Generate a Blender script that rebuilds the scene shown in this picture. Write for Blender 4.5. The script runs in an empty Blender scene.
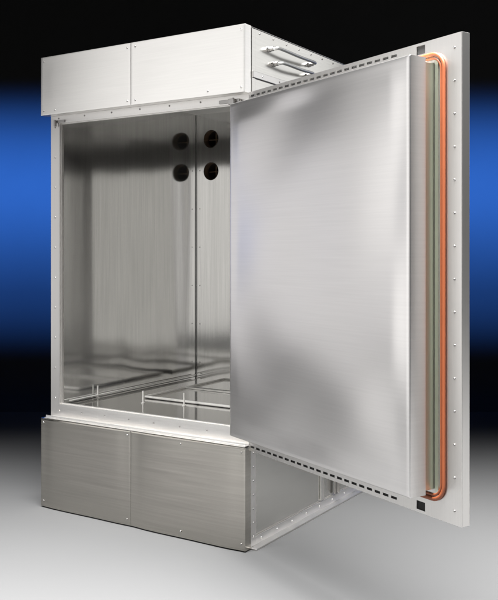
import bpy, bmesh, math, random
from mathutils import Vector, Matrix
random.seed(4)
S=bpy.context.scene
S.view_settings.view_transform='Standard'
S.view_settings.look='None'
S.view_settings.exposure=0
col=S.collection
R=math.radians

# ---------------------------------------------------------------- materials
def newmat(name):
    m=bpy.data.materials.new(name); m.use_nodes=True
    nt=m.node_tree
    return m,nt,nt.nodes['Principled BSDF']

def steel(name,color,rough,brush=(2,2,50),wave=0.0,wave_map=(1.6,1.6,1.6),fine=0.0,cvar=0.03,metal=1.0):
    m,nt,b=newmat(name)
    N=nt.nodes;L=nt.links
    b.inputs['Metallic'].default_value=metal
    b.inputs['Roughness'].default_value=rough
    tc=N.new('ShaderNodeTexCoord')
    mp=N.new('ShaderNodeMapping'); mp.inputs['Scale'].default_value=brush
    L.new(tc.outputs['Object'],mp.inputs['Vector'])
    n1=N.new('ShaderNodeTexNoise'); n1.inputs['Scale'].default_value=3.0; n1.inputs['Detail'].default_value=3
    L.new(mp.outputs['Vector'],n1.inputs['Vector'])
    cr=N.new('ShaderNodeMix'); cr.data_type='RGBA'
    cr.inputs['A'].default_value=(*[c*(1-cvar) for c in color],1)
    cr.inputs['B'].default_value=(*[min(1,c*(1+cvar)) for c in color],1)
    L.new(n1.outputs['Fac'],cr.inputs['Factor']); L.new(cr.outputs['Result'],b.inputs['Base Color'])
    last=None
    if fine>0:
        bp=N.new('ShaderNodeBump'); bp.inputs['Strength'].default_value=fine; bp.inputs['Distance'].default_value=0.001
        L.new(n1.outputs['Fac'],bp.inputs['Height']); last=bp
    if wave>0:
        mw=N.new('ShaderNodeMapping'); mw.inputs['Scale'].default_value=wave_map
        L.new(tc.outputs['Object'],mw.inputs['Vector'])
        n2=N.new('ShaderNodeTexNoise'); n2.inputs['Scale'].default_value=1.0; n2.inputs['Detail'].default_value=0.0
        L.new(mw.outputs['Vector'],n2.inputs['Vector'])
        b2=N.new('ShaderNodeBump'); b2.inputs['Strength'].default_value=1.0; b2.inputs['Distance'].default_value=wave
        L.new(n2.outputs['Fac'],b2.inputs['Height'])
        if last: L.new(last.outputs['Normal'],b2.inputs['Normal'])
        last=b2
    if last: L.new(last.outputs['Normal'],b.inputs['Normal'])
    return m

def plain(name,color,rough=0.6,metal=0.0,var=0.15,scale=30):
    m,nt,b=newmat(name); N=nt.nodes;L=nt.links
    n=N.new('ShaderNodeTexNoise'); n.inputs['Scale'].default_value=scale; n.inputs['Detail'].default_value=4
    tc=N.new('ShaderNodeTexCoord'); L.new(tc.outputs['Object'],n.inputs['Vector'])
    cr=N.new('ShaderNodeMix'); cr.data_type='RGBA'
    cr.inputs['A'].default_value=(*[c*(1-var) for c in color],1)
    cr.inputs['B'].default_value=(*[min(1,c*(1+var)) for c in color],1)
    L.new(n.outputs['Fac'],cr.inputs['Factor']); L.new(cr.outputs['Result'],b.inputs['Base Color'])
    b.inputs['Roughness'].default_value=rough; b.inputs['Metallic'].default_value=metal
    return m

M_head=steel('satin_steel_header',(0.82,0.805,0.78),0.36,brush=(1.2,1.2,50),cvar=0.05)
M_base=steel('brushed_steel_base',(0.46,0.44,0.40),0.15,brush=(0.7,0.7,40),cvar=0.26)
M_frame=steel('brushed_steel_frame',(0.70,0.685,0.665),0.33,brush=(60,60,2))
M_side=steel('brushed_steel_side',(0.64,0.63,0.60),0.20,brush=(2,2,50),wave=0.008,cvar=0.10)
M_door=steel('brushed_steel_door_pan',(0.685,0.67,0.66),0.29,brush=(1,1,50),cvar=0.06)
M_flange=steel('brushed_steel_flange',(0.67,0.655,0.635),0.33,brush=(60,60,2),cvar=0.05)
M_liner=steel('polished_steel_liner',(0.64,0.635,0.62),0.095,brush=(30,30,0.8),wave=0.007,wave_map=(5,5,0.5),cvar=0.14,metal=0.97)
M_ceil=steel('dull_ceiling_liner',(0.58,0.57,0.55),0.45,brush=(20,20,2),metal=0.75)
M_floorpan=steel('polished_steel_floor_pan',(0.50,0.49,0.47),0.09,brush=(3,3,3),wave=0.003)
M_neck=steel('tinted_steel_recess',(0.56,0.58,0.50),0.34,brush=(30,30,2),cvar=0.06)
M_rail=plain('bright_rail_steel',(0.60,0.59,0.57),0.28,0.88)
M_screw=plain('zinc_screw',(0.36,0.35,0.34),0.35,1.0)
M_dark=plain('dark_void',(0.012,0.012,0.012),0.8)
M_gasket=plain('orange_silicone',(0.235,0.060,0.020),0.42,0.0,0.12,14)
M_conduit=steel('braided_conduit',(0.55,0.55,0.54),0.42,brush=(300,300,300),fine=0.3)
M_duct=plain('dark_brown_duct',(0.020,0.014,0.010),0.6,0.4,0.4,12)  # near-black brown for port lip, deep tube and end cap
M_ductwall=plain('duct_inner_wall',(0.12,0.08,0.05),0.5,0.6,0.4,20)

# ---------------------------------------------------------------- helpers
def link(o,parent):
    col.objects.link(o)
    if parent is not None: o.parent=parent
    return o

def finish(name,bm,mat,parent,loc=(0,0,0),bevel=0,smooth=False,segs=2):
    bmesh.ops.recalc_face_normals(bm,faces=bm.faces)
    me=bpy.data.meshes.new(name); bm.to_mesh(me); bm.free()
    if smooth:
        for p in me.polygons: p.use_smooth=True
    mats=mat if isinstance(mat,(list,tuple)) else [mat]
    for mm in mats: me.materials.append(mm)
    o=bpy.data.objects.new(name,me); o.location=loc
    link(o,parent)
    if bevel>0:
        md=o.modifiers.new('bevel','BEVEL'); md.width=bevel; md.segments=segs; md.limit_method='ANGLE'
        md.harden_normals=False
    return o

def add_box(bm,x0,x1,y0,y1,z0,z1,mi=0):
    r=bmesh.ops.create_cube(bm,size=1)
    for v in r['verts']:
        v.co=Vector(((x0+x1)/2+v.co.x*(x1-x0),(y0+y1)/2+v.co.y*(y1-y0),(z0+z1)/2+v.co.z*(z1-z0)))
    fs=set(f for v in r['verts'] for f in v.link_faces)
    for f in fs: f.material_index=mi

def box(name,x0,x1,y0,y1,z0,z1,mat,parent,bevel=0.0015,segs=2):
    bm=bmesh.new(); cx,cy,cz=(x0+x1)/2,(y0+y1)/2,(z0+z1)/2
    add_box(bm,x0-cx,x1-cx,y0-cy,y1-cy,z0-cz,z1-cz)
    return finish(name,bm,mat,parent,(cx,cy,cz),bevel,segs=segs)

def boxes(name,lst,mat,parent,bevel=0.0015):
    bm=bmesh.new()
    o=lst[0]; c=Vector(((o[0]+o[1])/2,(o[2]+o[3])/2,(o[4]+o[5])/2))
    for b in lst:
        add_box(bm,b[0]-c.x,b[1]-c.x,b[2]-c.y,b[3]-c.y,b[4]-c.z,b[5]-c.z)
    return finish(name,bm,mat,parent,c,bevel)

def wavy_panel(bm,x0,x1,y0,y1,z0,z1,fn,r=0.002,nx=50,nz=50,zfall=True):
    """closed sheet-metal pan whose front face (y0) is a grid bulged by fn(u,v)"""
    def axis(a,b,n):
        c=[a,a+r*0.15,a+r*0.45,a+r]
        c+= [a+r+(b-a-2*r)*i/n for i in range(1,n)]
        c+= [b-r,b-r*0.45,b-r*0.15,b]
        return c
    X=axis(x0,x1,nx); Z=axis(z0,z1,nz)
    def rd(d):
        return r-math.sqrt(max(0,r*r-(r-d)**2)) if d<r else 0.0
    g=[]
    for x in X:
        row=[]
        for z in Z:
            d=min(x-x0,x1-x); e=min(z-z0,z1-z)
            y=y0+max(rd(d),rd(e))
            u=(x-x0)/(x1-x0); v=(z-z0)/(z1-z0)
            w=min(1,d/0.09)
            if zfall: w*=min(1,e/0.09)
            w=w*w*(3-2*w)
            y-=fn(u,v)*w
            row.append(bm.verts.new((x,y,z)))
        g.append(row)
    for i in range(len(X)-1):
        for j in range(len(Z)-1):
            f=bm.faces.new((g[i][j],g[i+1][j],g[i+1][j+1],g[i][j+1])); f.smooth=True
    loop=[g[i][0] for i in range(len(X))]+[g[-1][j] for j in range(1,len(Z))]+[g[i][-1] for i in range(len(X)-2,-1,-1)]+[g[0][j] for j in range(len(Z)-2,0,-1)]
    back=[bm.verts.new((v.co.x,y1,v.co.z)) for v in loop]
    n=len(loop)
    for k in range(n):
        bm.faces.new((loop[k],back[k],back[(k+1)%n],loop[(k+1)%n]))
    bm.faces.new(back)

def grid_plate(name,xs,zs,hole,y0,y1,mat,parent,bevel=0.0):
    xs=sorted(set(round(x,5) for x in xs)); zs=sorted(set(round(z,5) for z in zs))
    bm=bmesh.new(); V={}
    def v(i,j,k):
        if (i,j,k) not in V: V[(i,j,k)]=bm.verts.new((xs[i],(y0,y1)[k],zs[j]))
        return V[(i,j,k)]
    nx,nz=len(xs)-1,len(zs)-1
    sol=[[not hole((xs[i]+xs[i+1])/2,(zs[j]+zs[j+1])/2) for j in range(nz)] for i in range(nx)]
    def s(i,j): return 0<=i<nx and 0<=j<nz and sol[i][j]
    for i in range(nx):
        for j in range(nz):
            if not sol[i][j]: continue
            bm.faces.new((v(i,j,0),v(i+1,j,0),v(i+1,j+1,0),v(i,j+1,0)))
            bm.faces.new((v(i,j,1),v(i,j+1,1),v(i+1,j+1,1),v(i+1,j,1)))
            if not s(i-1,j): bm.faces.new((v(i,j,0),v(i,j+1,0),v(i,j+1,1),v(i,j,1)))
            if not s(i+1,j): bm.faces.new((v(i+1,j,0),v(i+1,j,1),v(i+1,j+1,1),v(i+1,j+1,0)))
            if not s(i,j-1): bm.faces.new((v(i,j,0),v(i,j,1),v(i+1,j,1),v(i+1,j,0)))
            if not s(i,j+1): bm.faces.new((v(i,j+1,0),v(i+1,j+1,0),v(i+1,j+1,1),v(i,j+1,1)))
    return finish(name,bm,mat,parent,bevel=bevel)

def sweep(name,pts,rad,mat,parent,closed=False,sides=12,flat=1.0):
    bm=bmesh.new(); pts=[Vector(p) for p in pts]; n=len(pts); rings=[]
    prev=None
    for i,p in enumerate(pts):
        if closed: t=(pts[(i+1)%n]-pts[i-1]).normalized()
        else: t=(pts[min(i+1,n-1)]-pts[max(i-1,0)]).normalized()
        if prev is None:
            a=Vector((0,1,0)) if abs(t.y)<0.9 else Vector((1,0,0))
        else: a=prev
        u=(a-t*a.dot(t)).normalized(); w=t.cross(u); prev=u
        rings.append([bm.verts.new(p+rad*(math.cos(k*2*math.pi/sides)*u*flat+math.sin(k*2*math.pi/sides)*w)) for k in range(sides)])
    m=n if closed else n-1
    for i in range(m):
        A,B=rings[i],rings[(i+1)%n]
        for k in range(sides):
            bm.faces.new((A[k],A[(k+1)%sides],B[(k+1)%sides],B[k]))
    if not closed:
        bm.faces.new(rings[0]); bm.faces.new(rings[-1][::-1])
    return finish(name,bm,mat,parent,smooth=True)

def round_rect(x0,x1,z0,z1,r,y,seg=8):
    pts=[]
    for cx,cz,a0 in ((x1-r,z1-r,0),(x0+r,z1-r,90),(x0+r,z0+r,180),(x1-r,z0+r,270)):
        for k in range(seg+1):
            a=R(a0+90*k/seg); pts.append((cx+r*math.cos(a),y,cz+r*math.sin(a)))
    return pts

_sc=None
def screw_mesh():
    global _sc
    if _sc: return _sc
    bm=bmesh.new(); prof=[(0.0062,0.0),(0.0062,-0.0018),(0.0050,-0.0034),(0.0026,-0.0044),(0.0020,-0.0030)]
    rings=[]
    for r,y in prof: rings.append([bm.verts.new((r*math.cos(k*math.pi/6),y,r*math.sin(k*math.pi/6))) for k in range(12)])
    for i in range(len(rings)-1):
        for k in range(12): bm.faces.new((rings[i][k],rings[i][(k+1)%12],rings[i+1][(k+1)%12],rings[i+1][k]))
    bm.faces.new(rings[-1]); bm.faces.new(rings[0])
    bmesh.ops.recalc_face_normals(bm,faces=bm.faces)
    _sc=bpy.data.meshes.new('screw'); bm.to_mesh(_sc); bm.free(); _sc.materials.append(M_screw)
    for p in _sc.polygons: p.use_smooth=True
    return _sc
def screw(parent,x,y,z,face='front',s=1.0):
    o=bpy.data.objects.new('screw',screw_mesh())
    pl=parent.location if parent.type=='MESH' else Vector((0,0,0))
    o.location=Vector((x,y,z))-pl
    o.scale=(s,s,s)
    if face=='side': o.rotation_euler=(0,0,R(90))
    if face=='up': o.rotation_euler=(R(-90),0,0)
    link(o,parent); return o

# ---------------------------------------------------------------- oven
oven=bpy.data.objects.new('industrial_oven',None); col.objects.link(oven)
oven.location=(-0.017,3.745,0); oven.rotation_euler=(0,0,R(-32.63))
oven['label']='large stainless steel walk-in industrial oven with its heavy door swung open'
oven['category']='industrial oven'
W=1.2525; D=1.42; RC=0.05
XL=-W+0.022; OX0=-1.153; OX1=-0.082; OZ0=0.537; OZ1=1.968
HZ0=2.014; HZ1=2.312; BZ=0.458

def two_panel(name,z0,z1,mat,fns,zf=True):
    xs=-W+0.60
    bm=bmesh.new()
    c=Vector((-W/2,0.024,(z0+z1)/2))
    for (a,b),fn in zip(((-W,xs-0.0003),(xs+0.0003,0.0)),fns):
        wavy_panel(bm,a-c.x,b-c.x,0-c.y,0.047-c.y,z0-c.z,z1-c.z,fn,0.0011,zfall=zf)
    return finish(name,bm,mat,oven,c,0)
pi=math.pi
header=two_panel('header_cover',HZ0,HZ1,M_head,
   (lambda u,v:0.0012*math.sin(pi*u)*math.sin(pi*v)+0.0005*math.sin(5*u+2*v),
    lambda u,v:0.0014*math.sin(pi*u)*math.sin(pi*v)+0.0006*math.sin(7*u-3*v)))
base=two_panel('base_cover',0.006,BZ,M_base,
   (lambda u,v:0.0055*math.sin(pi*u)*(0.85+0.15*v)+0.0022*math.sin(7*u+0.8*v+0.6),
    lambda u,v:0.0090*math.sin(pi*u)*(0.85+0.15*v)+0.0022*math.sin(9*u-0.9*v)),zf=False)
xs=-W+0.60
for x,z in ((-W+0.02,HZ0+0.022),(-W+0.10,HZ0+0.022),(xs-0.02,HZ0+0.022),(xs+0.03,HZ0+0.022),(-0.2,HZ0+0.022),(-0.02,HZ0+0.022),
            (-W+0.02,HZ1-0.022),(xs-0.02,HZ1-0.022),(xs+0.03,HZ1-0.022),(-0.02,HZ1-0.022)):
    screw(header,x,0.0,z,s=0.7)
for x,z in ((-W+0.02,BZ-0.022),(-W+0.02,0.035),(xs-0.02,BZ-0.022),(xs-0.02,0.035),(-0.02,BZ-0.022),(-0.02,0.035)):
    screw(base,x,-0.0005,z,s=0.65)
for z in (BZ-0.022,0.035): screw(base,xs/2-0.02,-0.0085,z,s=0.65)

shell=boxes('cabinet_shell',[(-0.004,0.0,RC,D,BZ+0.003,HZ1-0.006),
    (XL,XL+0.004,RC,D,BZ+0.003,HZ1-0.006),
    (XL+0.006,-0.006,D-0.006,D-0.002,BZ+0.003,HZ1-0.006),
    (XL,0.0,RC,D,HZ1-0.005,HZ1-0.001),
    (-0.004,0.003,RC,RC+0.03,HZ0-0.0,HZ1-0.008)],M_side,oven)
for k in range(10):
    screw(shell,0.0,0.12+k*0.12,HZ1-0.022,'side',0.7)
strip=box('side_trim_strip',0.001,0.009,RC+0.002,D,2.085,2.115,M_frame,oven)
for k in range(8): screw(strip,0.009,0.13+k*0.15,2.10,'side',0.6)
frame=grid_plate('door_frame',[XL,OX0,OX1,0.0-0.006],[BZ+0.002,OZ0,OZ1,HZ0+0.03],
    lambda x,z: OX0<x<OX1 and OZ0<z<OZ1,RC-0.001,RC+0.012,M_frame,oven)
lip=grid_plate('sealing_lip',[OX0-0.016,OX0-0.004,OX1+0.004,OX1+0.016],[OZ0-0.016,OZ0-0.004,OZ1+0.004,OZ1+0.016],
    lambda x,z: OX0-0.004<x<OX1+0.004 and OZ0-0.004<z<OZ1+0.004,RC-0.013,RC-0.002,M_flange,oven)
sill=boxes('sill',[(XL,-0.004,0.002,RC-0.003,BZ+0.001,BZ+0.005)],M_frame,oven)
stop=boxes('sill_stop',[(XL,-0.004,0.012,0.016,BZ+0.006,BZ+0.016)],M_frame,oven)
for k in range(7):
    screw(frame,XL+0.055+k*0.18,RC-0.001,OZ1+0.032,s=0.7)
for k in range(10):
    screw(frame,XL+0.03,RC-0.001,0.56+k*0.155,s=0.7)
for k in range(8):
    screw(frame,XL+0.06+k*0.155,RC-0.001,OZ0-0.038,s=0.7)

# chamber
CZ1=2.17; CY=1.215; t=0.004
boxes('chamber_side_wall',[(OX0-t,OX0,RC+0.013,CY,OZ0-0.006,CZ1)],M_liner,oven,0)
boxes('chamber_side_wall',[(OX1,OX1+t,RC+0.013,CY,OZ0-0.006,CZ1)],M_liner,oven,0)
boxes('chamber_ceiling',[(OX0,OX1,RC+0.013,CY,CZ1,CZ1+t)],M_ceil,oven,0)
boxes('chamber_floor',[(OX0,OX1,RC+0.013,CY,OZ0-0.012,OZ0-0.008)],M_floorpan,oven,0)
boxes('chamber_header_wall',[(OX0,OX1,RC+0.013,RC+0.017,OZ1,CZ1)],M_ceil,oven,0)
bw=box('chamber_back_wall',OX0-t,OX1+t,CY,CY+0.006,OZ0-0.01,CZ1,M_liner,oven,0)
box('corner_seam',OX0+0.0005,OX0+0.006,CY-0.0055,CY-0.0005,OZ0-0.006,CZ1,M_liner,oven,0.002)
ports=[(OX0+0.115,2.012),(OX0+0.115,1.812)]
for (px,pz) in ports:
    bm=bmesh.new()
    bmesh.ops.create_cone(bm,cap_ends=True,segments=40,radius1=0.053,radius2=0.053,depth=0.1,matrix=Matrix.Rotation(R(90),4,'X'))
    c=finish('cutter',bm,M_dark,oven,(px,CY,pz))
    md=bw.modifiers.new('b','BOOLEAN'); md.object=c; md.operation='DIFFERENCE'; md.solver='EXACT'
bpy.context.view_layer.update()
dg=bpy.context.evaluated_depsgraph_get()
me=bpy.data.meshes.new_from_object(bw.evaluated_get(dg))
bw.modifiers.clear(); bw.data=me
for o in [o for o in bpy.data.objects if o.name.startswith('cutter')]: bpy.data.objects.remove(o)
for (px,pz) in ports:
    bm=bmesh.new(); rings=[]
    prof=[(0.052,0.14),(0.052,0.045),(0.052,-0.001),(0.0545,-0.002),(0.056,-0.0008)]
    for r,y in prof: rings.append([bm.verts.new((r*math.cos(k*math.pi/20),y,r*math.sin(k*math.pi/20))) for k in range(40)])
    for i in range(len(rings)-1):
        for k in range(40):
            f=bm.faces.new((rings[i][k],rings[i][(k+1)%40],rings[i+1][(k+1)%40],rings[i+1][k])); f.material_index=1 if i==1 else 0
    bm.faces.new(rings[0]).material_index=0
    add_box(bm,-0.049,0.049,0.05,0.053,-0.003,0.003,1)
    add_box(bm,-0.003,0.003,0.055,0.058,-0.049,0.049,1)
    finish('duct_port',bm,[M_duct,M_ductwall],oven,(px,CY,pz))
fz=OZ0-0.008
def rail(name,lst): return boxes(name,lst,M_rail,oven,0.001)
rail('floor_rail',[(OX0+0.010,OX0+0.024,0.09,CY-0.03,fz+0.014,fz+0.018)])
def tray(x0,x1,y0,y1):
    o=boxes('floor_tray',[(x0,x1,y0,y1,fz+0.002,fz+0.005)],M_floorpan,oven,0.0008)
    c=o.location.copy()
    e=0.008; h=fz+0.015
    for q in ((x0,x1,y0,y0+e),(x0,x1,y1-e,y1),(x0,x0+e,y0+e,y1-e),(x1-e,x1,y0+e,y1-e)):
        b=box('tray_rim',q[0],q[1],q[2],q[3],fz+0.0055,h,M_rail,o,0.0008)
        b.location=b.location-c
tray(OX0+0.24,OX1-0.03,0.42,0.78)
tray(OX0+0.24,OX1-0.03,0.80,1.17)
for x,y in ((OX0+0.33,0.30),(OX0+0.016,0.30),(OX0+0.61,0.79),(OX0+0.55,0.36)):
    rail('rail_post',[(x-0.0035,x+0.0035,y-0.0035,y+0.0035,fz+0.004,fz+0.065),(x-0.008,x+0.008,y-0.008,y+0.008,fz+0.0,fz+0.004)])
for k in range(6):
    screw(bw,OX0+0.03,CY,0.62+k*0.24,s=0.5)

boxes('latch_bracket',[(OX0-0.03,OX0+0.035,RC-0.018,RC-0.003,OZ1+0.006,OZ1+0.020),(OX0-0.03,OX0-0.018,RC-0.03,RC-0.019,OZ1-0.012,OZ1+0.020)],M_screw,oven)
boxes('latch_bracket',[(-0.16,-0.05,RC-0.020,RC-0.003,OZ1+0.010,OZ1+0.026),(-0.10,-0.07,RC-0.036,RC-0.021,OZ1-0.0,OZ1+0.026)],M_screw,oven)

bb=box('base_body',XL,-0.014,RC,D-0.02,0.006,BZ-0.001,M_side,oven,0.002)
post=box('base_corner_post',-0.013,-0.003,RC,RC+0.045,0.009,BZ-0.002,M_frame,oven)
post2=box('base_corner_post',-0.013,-0.006,0.72,0.75,0.05,BZ-0.032,M_frame,oven)
for k in range(7): screw(post,-0.003,RC+0.024,0.05+k*0.062,'side',0.7)
foot=boxes('base_rail',[(-0.013,0.030,RC-0.003,D,0.0,0.008),(-0.013,-0.004,RC+0.047,D,0.0085,0.045)],M_frame,oven)
for k in range(9): screw(foot,-0.004,0.14+k*0.14,0.028,'side',0.8)
toprail=boxes('base_top_rail',[(-0.013,-0.002,RC+0.047,D,BZ-0.03,BZ-0.002)],M_frame,oven)
for k in range(9): screw(toprail,-0.002,0.14+k*0.14,BZ-0.016,'side',0.7)
for y in (0.86,1.06):
    boxes('side_bracket',[(-0.003,0.004,y,y+0.030,0.05,0.15),(0.0045,0.022,y+0.011,y+0.017,0.06,0.14)],M_screw,oven,0.001)

def conduit(y0,y1,z0,z1):
    pts=[]
    P=[(0.0,y0,z0),(0.03,y0+0.005,z0),(0.045,y0+0.03,z0+0.002),(0.05,(y0+y1)/2,(z0+z1)/2-0.003),(0.045,y1-0.03,z1),(0.03,y1-0.005,z1),(0.0,y1,z1)]
    P=[Vector(p) for p in P]
    for i in range(len(P)-1):
        p0=P[max(i-1,0)];p1=P[i];p2=P[i+1];p3=P[min(i+2,len(P)-1)]
        for k in range(8):
            s=k/8
            pts.append(0.5*((2*p1)+(-p0+p2)*s+(2*p0-5*p1+4*p2-p3)*s*s+(-p0+3*p1-3*p2+p3)*s**3))
    pts.append(P[-1])
    c=sweep('conduit',pts,0.0075,M_conduit,oven)
    for yy,zz in ((y0,z0),(y1,z1)):
        bm=bmesh.new()
        for r,a,b_ in ((0.014,0.001,0.007),(0.011,0.007,0.024)):
            bmesh.ops.create_cone(bm,cap_ends=True,segments=6 if r<0.012 else 16,radius1=r,radius2=r,depth=b_-a,matrix=Matrix.Translation(((a+b_)/2,0,0))@Matrix.Rotation(R(90),4,'Y'))
        finish('conduit_fitting',bm,M_screw,c,(0,yy,zz))
conduit(0.20,0.58,2.238,2.238)
conduit(0.24,0.56,2.178,2.182)

# ---------------------------------------------------------------- door
DZ0=0.446; DZ1=2.013; DW=1.247; TH=0.036
PX0=0.036; PX1=1.139; PZ0=0.530; PZ1=1.946; PD=0.12
xs=[0.0,DW]; slots=[]
x=0.016
while x<0.95:
    slots.append((x,x+0.029)); x+=0.043
bigs=[(1.045,1.085)]
zt0,zt1=DZ1-0.023,DZ1-0.014
zb0,zb1=DZ0+0.014,DZ0+0.023
gb=[(DZ1-0.038,DZ1-0.009),(DZ0+0.009,DZ0+0.038)]
for a,b_ in slots+bigs: xs+=[a,b_]
zs=[DZ0,DZ1,zt0,zt1,zb0,zb1]+[v for g in gb for v in g]
def dh(x,z):
    if any(a<x<b_ for a,b_ in slots) and (zt0<z<zt1 or zb0<z<zb1): return True
    if any(a<x<b_ for a,b_ in bigs) and any(a<z<b_ for a,b_ in gb): return True
    return False
door=grid_plate('door',xs,zs,dh,0.0,0.004,M_flange,oven)
door.location=(0.006,0.020,0); door.rotation_euler=(0,0,R(-24.74))
door['label']='open oven door showing its inner side'
box('door_core',0.004,DW-0.004,0.0045,TH-0.003,DZ0+0.004,DZ1-0.004,M_dark,door,0)
boxes('door_edge_trim',[(DW-0.0035,DW,0.0045,TH,DZ0,DZ1),(0,DW-0.004,0.0045,TH,DZ1-0.0035,DZ1),(0,DW-0.004,0.0045,TH,DZ0,DZ0+0.0035),(0,DW-0.004,TH-0.0025,TH,DZ0+0.004,DZ1-0.004)],M_flange,door,0.0008)
bm=bmesh.new(); pc=Vector(((PX0+PX1)/2,-0.085,(PZ0+PZ1)/2))
def plug_wave(u,v):
    return (0.0056*math.sin(8.0*u+2.2*math.sin(3.1*v)+0.5)*math.sin(7.3*v+1.6*u+0.4)
            +0.0020*math.sin(14.0*u-5.0*v+1.0)*math.cos(8.0*v+2.0)
            +0.004*math.sin(pi*u)*math.sin(pi*v))
wavy_panel(bm,PX0-pc.x,PX1-pc.x,-PD-pc.y,-0.050-pc.y,PZ0-pc.z,PZ1-pc.z,plug_wave,0.005,90,110)
plug=finish('insulated_plug',bm,M_door,door,pc,0)
box('plug_neck',PX0+0.010,PX1-0.010,-0.052,-0.0005,PZ0+0.010,PZ1-0.010,M_neck,door,0.003)
boxes('plug_retainer',[(PX1-0.006,PX1+0.010,-0.004,-0.0006,PZ0-0.004,PZ1+0.004)],M_neck,door,0.0005)
gx0,gx1,gz0,gz1=0.030,1.175,0.508,1.963
sweep('gasket',round_rect(gx0,gx1,gz0,gz1,0.055,-0.005),0.0070,M_gasket,door,closed=True,flat=0.65)
sweep('gasket',round_rect(gx0+0.013,gx1-0.013,gz0+0.013,gz1-0.013,0.042,-0.0035),0.0042,M_gasket,door,closed=True,flat=0.8)
nS=15
for k in range(nS):
    o=screw(door,0,0,0); o.location=(DW-0.030,-0.0003,DZ0+0.045+k*(DZ1-DZ0-0.09)/(nS-1)); o.scale=(0.65,)*3
for z in (0.62,1.23,1.84):
    bm=bmesh.new()
    bmesh.ops.create_cone(bm,cap_ends=True,segments=20,radius1=0.011,radius2=0.011,depth=0.12)
    add_box(bm,-0.001,0.05,0.008,0.012,-0.055,0.055)
    finish('hinge',bm,M_screw,oven,(0.014,RC+0.03,z),0.001)

# ---------------------------------------------------------------- setting
prof=[(-6.0,0.0)]
YB=8.6; r=0.9
for y in (0,3,5,7.0): prof.append((y,0))
for k in range(17):
    a=R(90*k/16); prof.append((YB-r+r*math.sin(a), r-r*math.cos(a)))
prof.append((YB,6.5))
i0=4
def sheet(name,pts,mat,x0=-9,x1=9):
    bm=bmesh.new(); prev=None
    for y,z in pts:
        cur=(bm.verts.new((x0,y,z)),bm.verts.new((x1,y,z)))
        if prev: bm.faces.new((prev[0],prev[1],cur[1],cur[0]))
        prev=cur
    o=finish(name,bm,mat,None,smooth=True); o['kind']='structure'; return o
M_floor=plain('grey_studio_floor',(0.048,0.048,0.048),0.6,0,0.02,2.0)
M_back=plain('dark_backdrop_cloth',(0.030,0.030,0.030),0.95,0,0.04,3.0)
M_back.node_tree.nodes['Principled BSDF'].inputs['Specular IOR Level'].default_value=0.0
M_floor.node_tree.nodes['Principled BSDF'].inputs['Specular IOR Level'].default_value=0.0
fl=sheet('ground',prof[:i0+1],M_floor)
bk=sheet('backdrop',prof[i0:],M_back)

# ---------------------------------------------------------------- lights
def area(name,loc,target,sx,sy,radiance,color=(1,1,1),spread=180):
    l=bpy.data.lights.new(name,'AREA'); l.shape='RECTANGLE'; l.size=sx; l.size_y=sy
    l.energy=radiance*math.pi*sx*sy; l.color=color; l.spread=R(spread)
    o=bpy.data.objects.new(name,l); o.location=loc
    d=(Vector(target)-Vector(loc)); o.rotation_euler=d.to_track_quat('-Z','Y').to_euler()
    col.objects.link(o); return o
area('added_softbox',(-3.0,2.6,2.05),(0,2.6,2.05),2.4,3.7,0.70,(1,0.99,0.98),130)  # added out of view to brighten header, frame and chamber reflections
area('added_softbox',(-3.0,4.95,1.40),(0,4.45,1.40),1.8,1.8,0.54,(1,0.985,0.995),140)  # second added softbox, gives the door plug its bright patches
area('added_overhead_light',(1.3,2.25,5.6),(1.3,2.15,0),10.5,1.0,78,(1,1,1),71)  # added light overhead, makes the floor fade from pale to dark
area('added_softbox',(3.4,5.0,2.9),(0,4.4,2.0),2.4,2.0,0.5,(1,1,1),110)  # added on the right to brighten the cabinet side
area('added_front_fill',(-0.6,-1.8,1.65),(-0.4,4.5,1.3),3.4,3.2,0.30,(1,0.99,0.98),90)  # added fill behind the camera, lifts the chamber interior
area('added_blue_wash',(0,6.0,3.7),(0,8.6,1.84),16,0.25,102,(0.045,0.23,1.0),39)  # added light that makes the blue band on the backdrop

w=bpy.data.worlds.new('World'); S.world=w; w.use_nodes=True
w.node_tree.nodes['Background'].inputs[0].default_value=(1,1,1,1)
w.node_tree.nodes['Background'].inputs[1].default_value=0.006

cam=bpy.data.cameras.new('camera'); co=bpy.data.objects.new('camera',cam); col.objects.link(co)
co.location=(0,0,1.3226); co.rotation_euler=(R(90),0,0)
cam.sensor_width=36; cam.lens=858/600*36; cam.shift_y=-50/600; cam.clip_end=100
S.camera=co
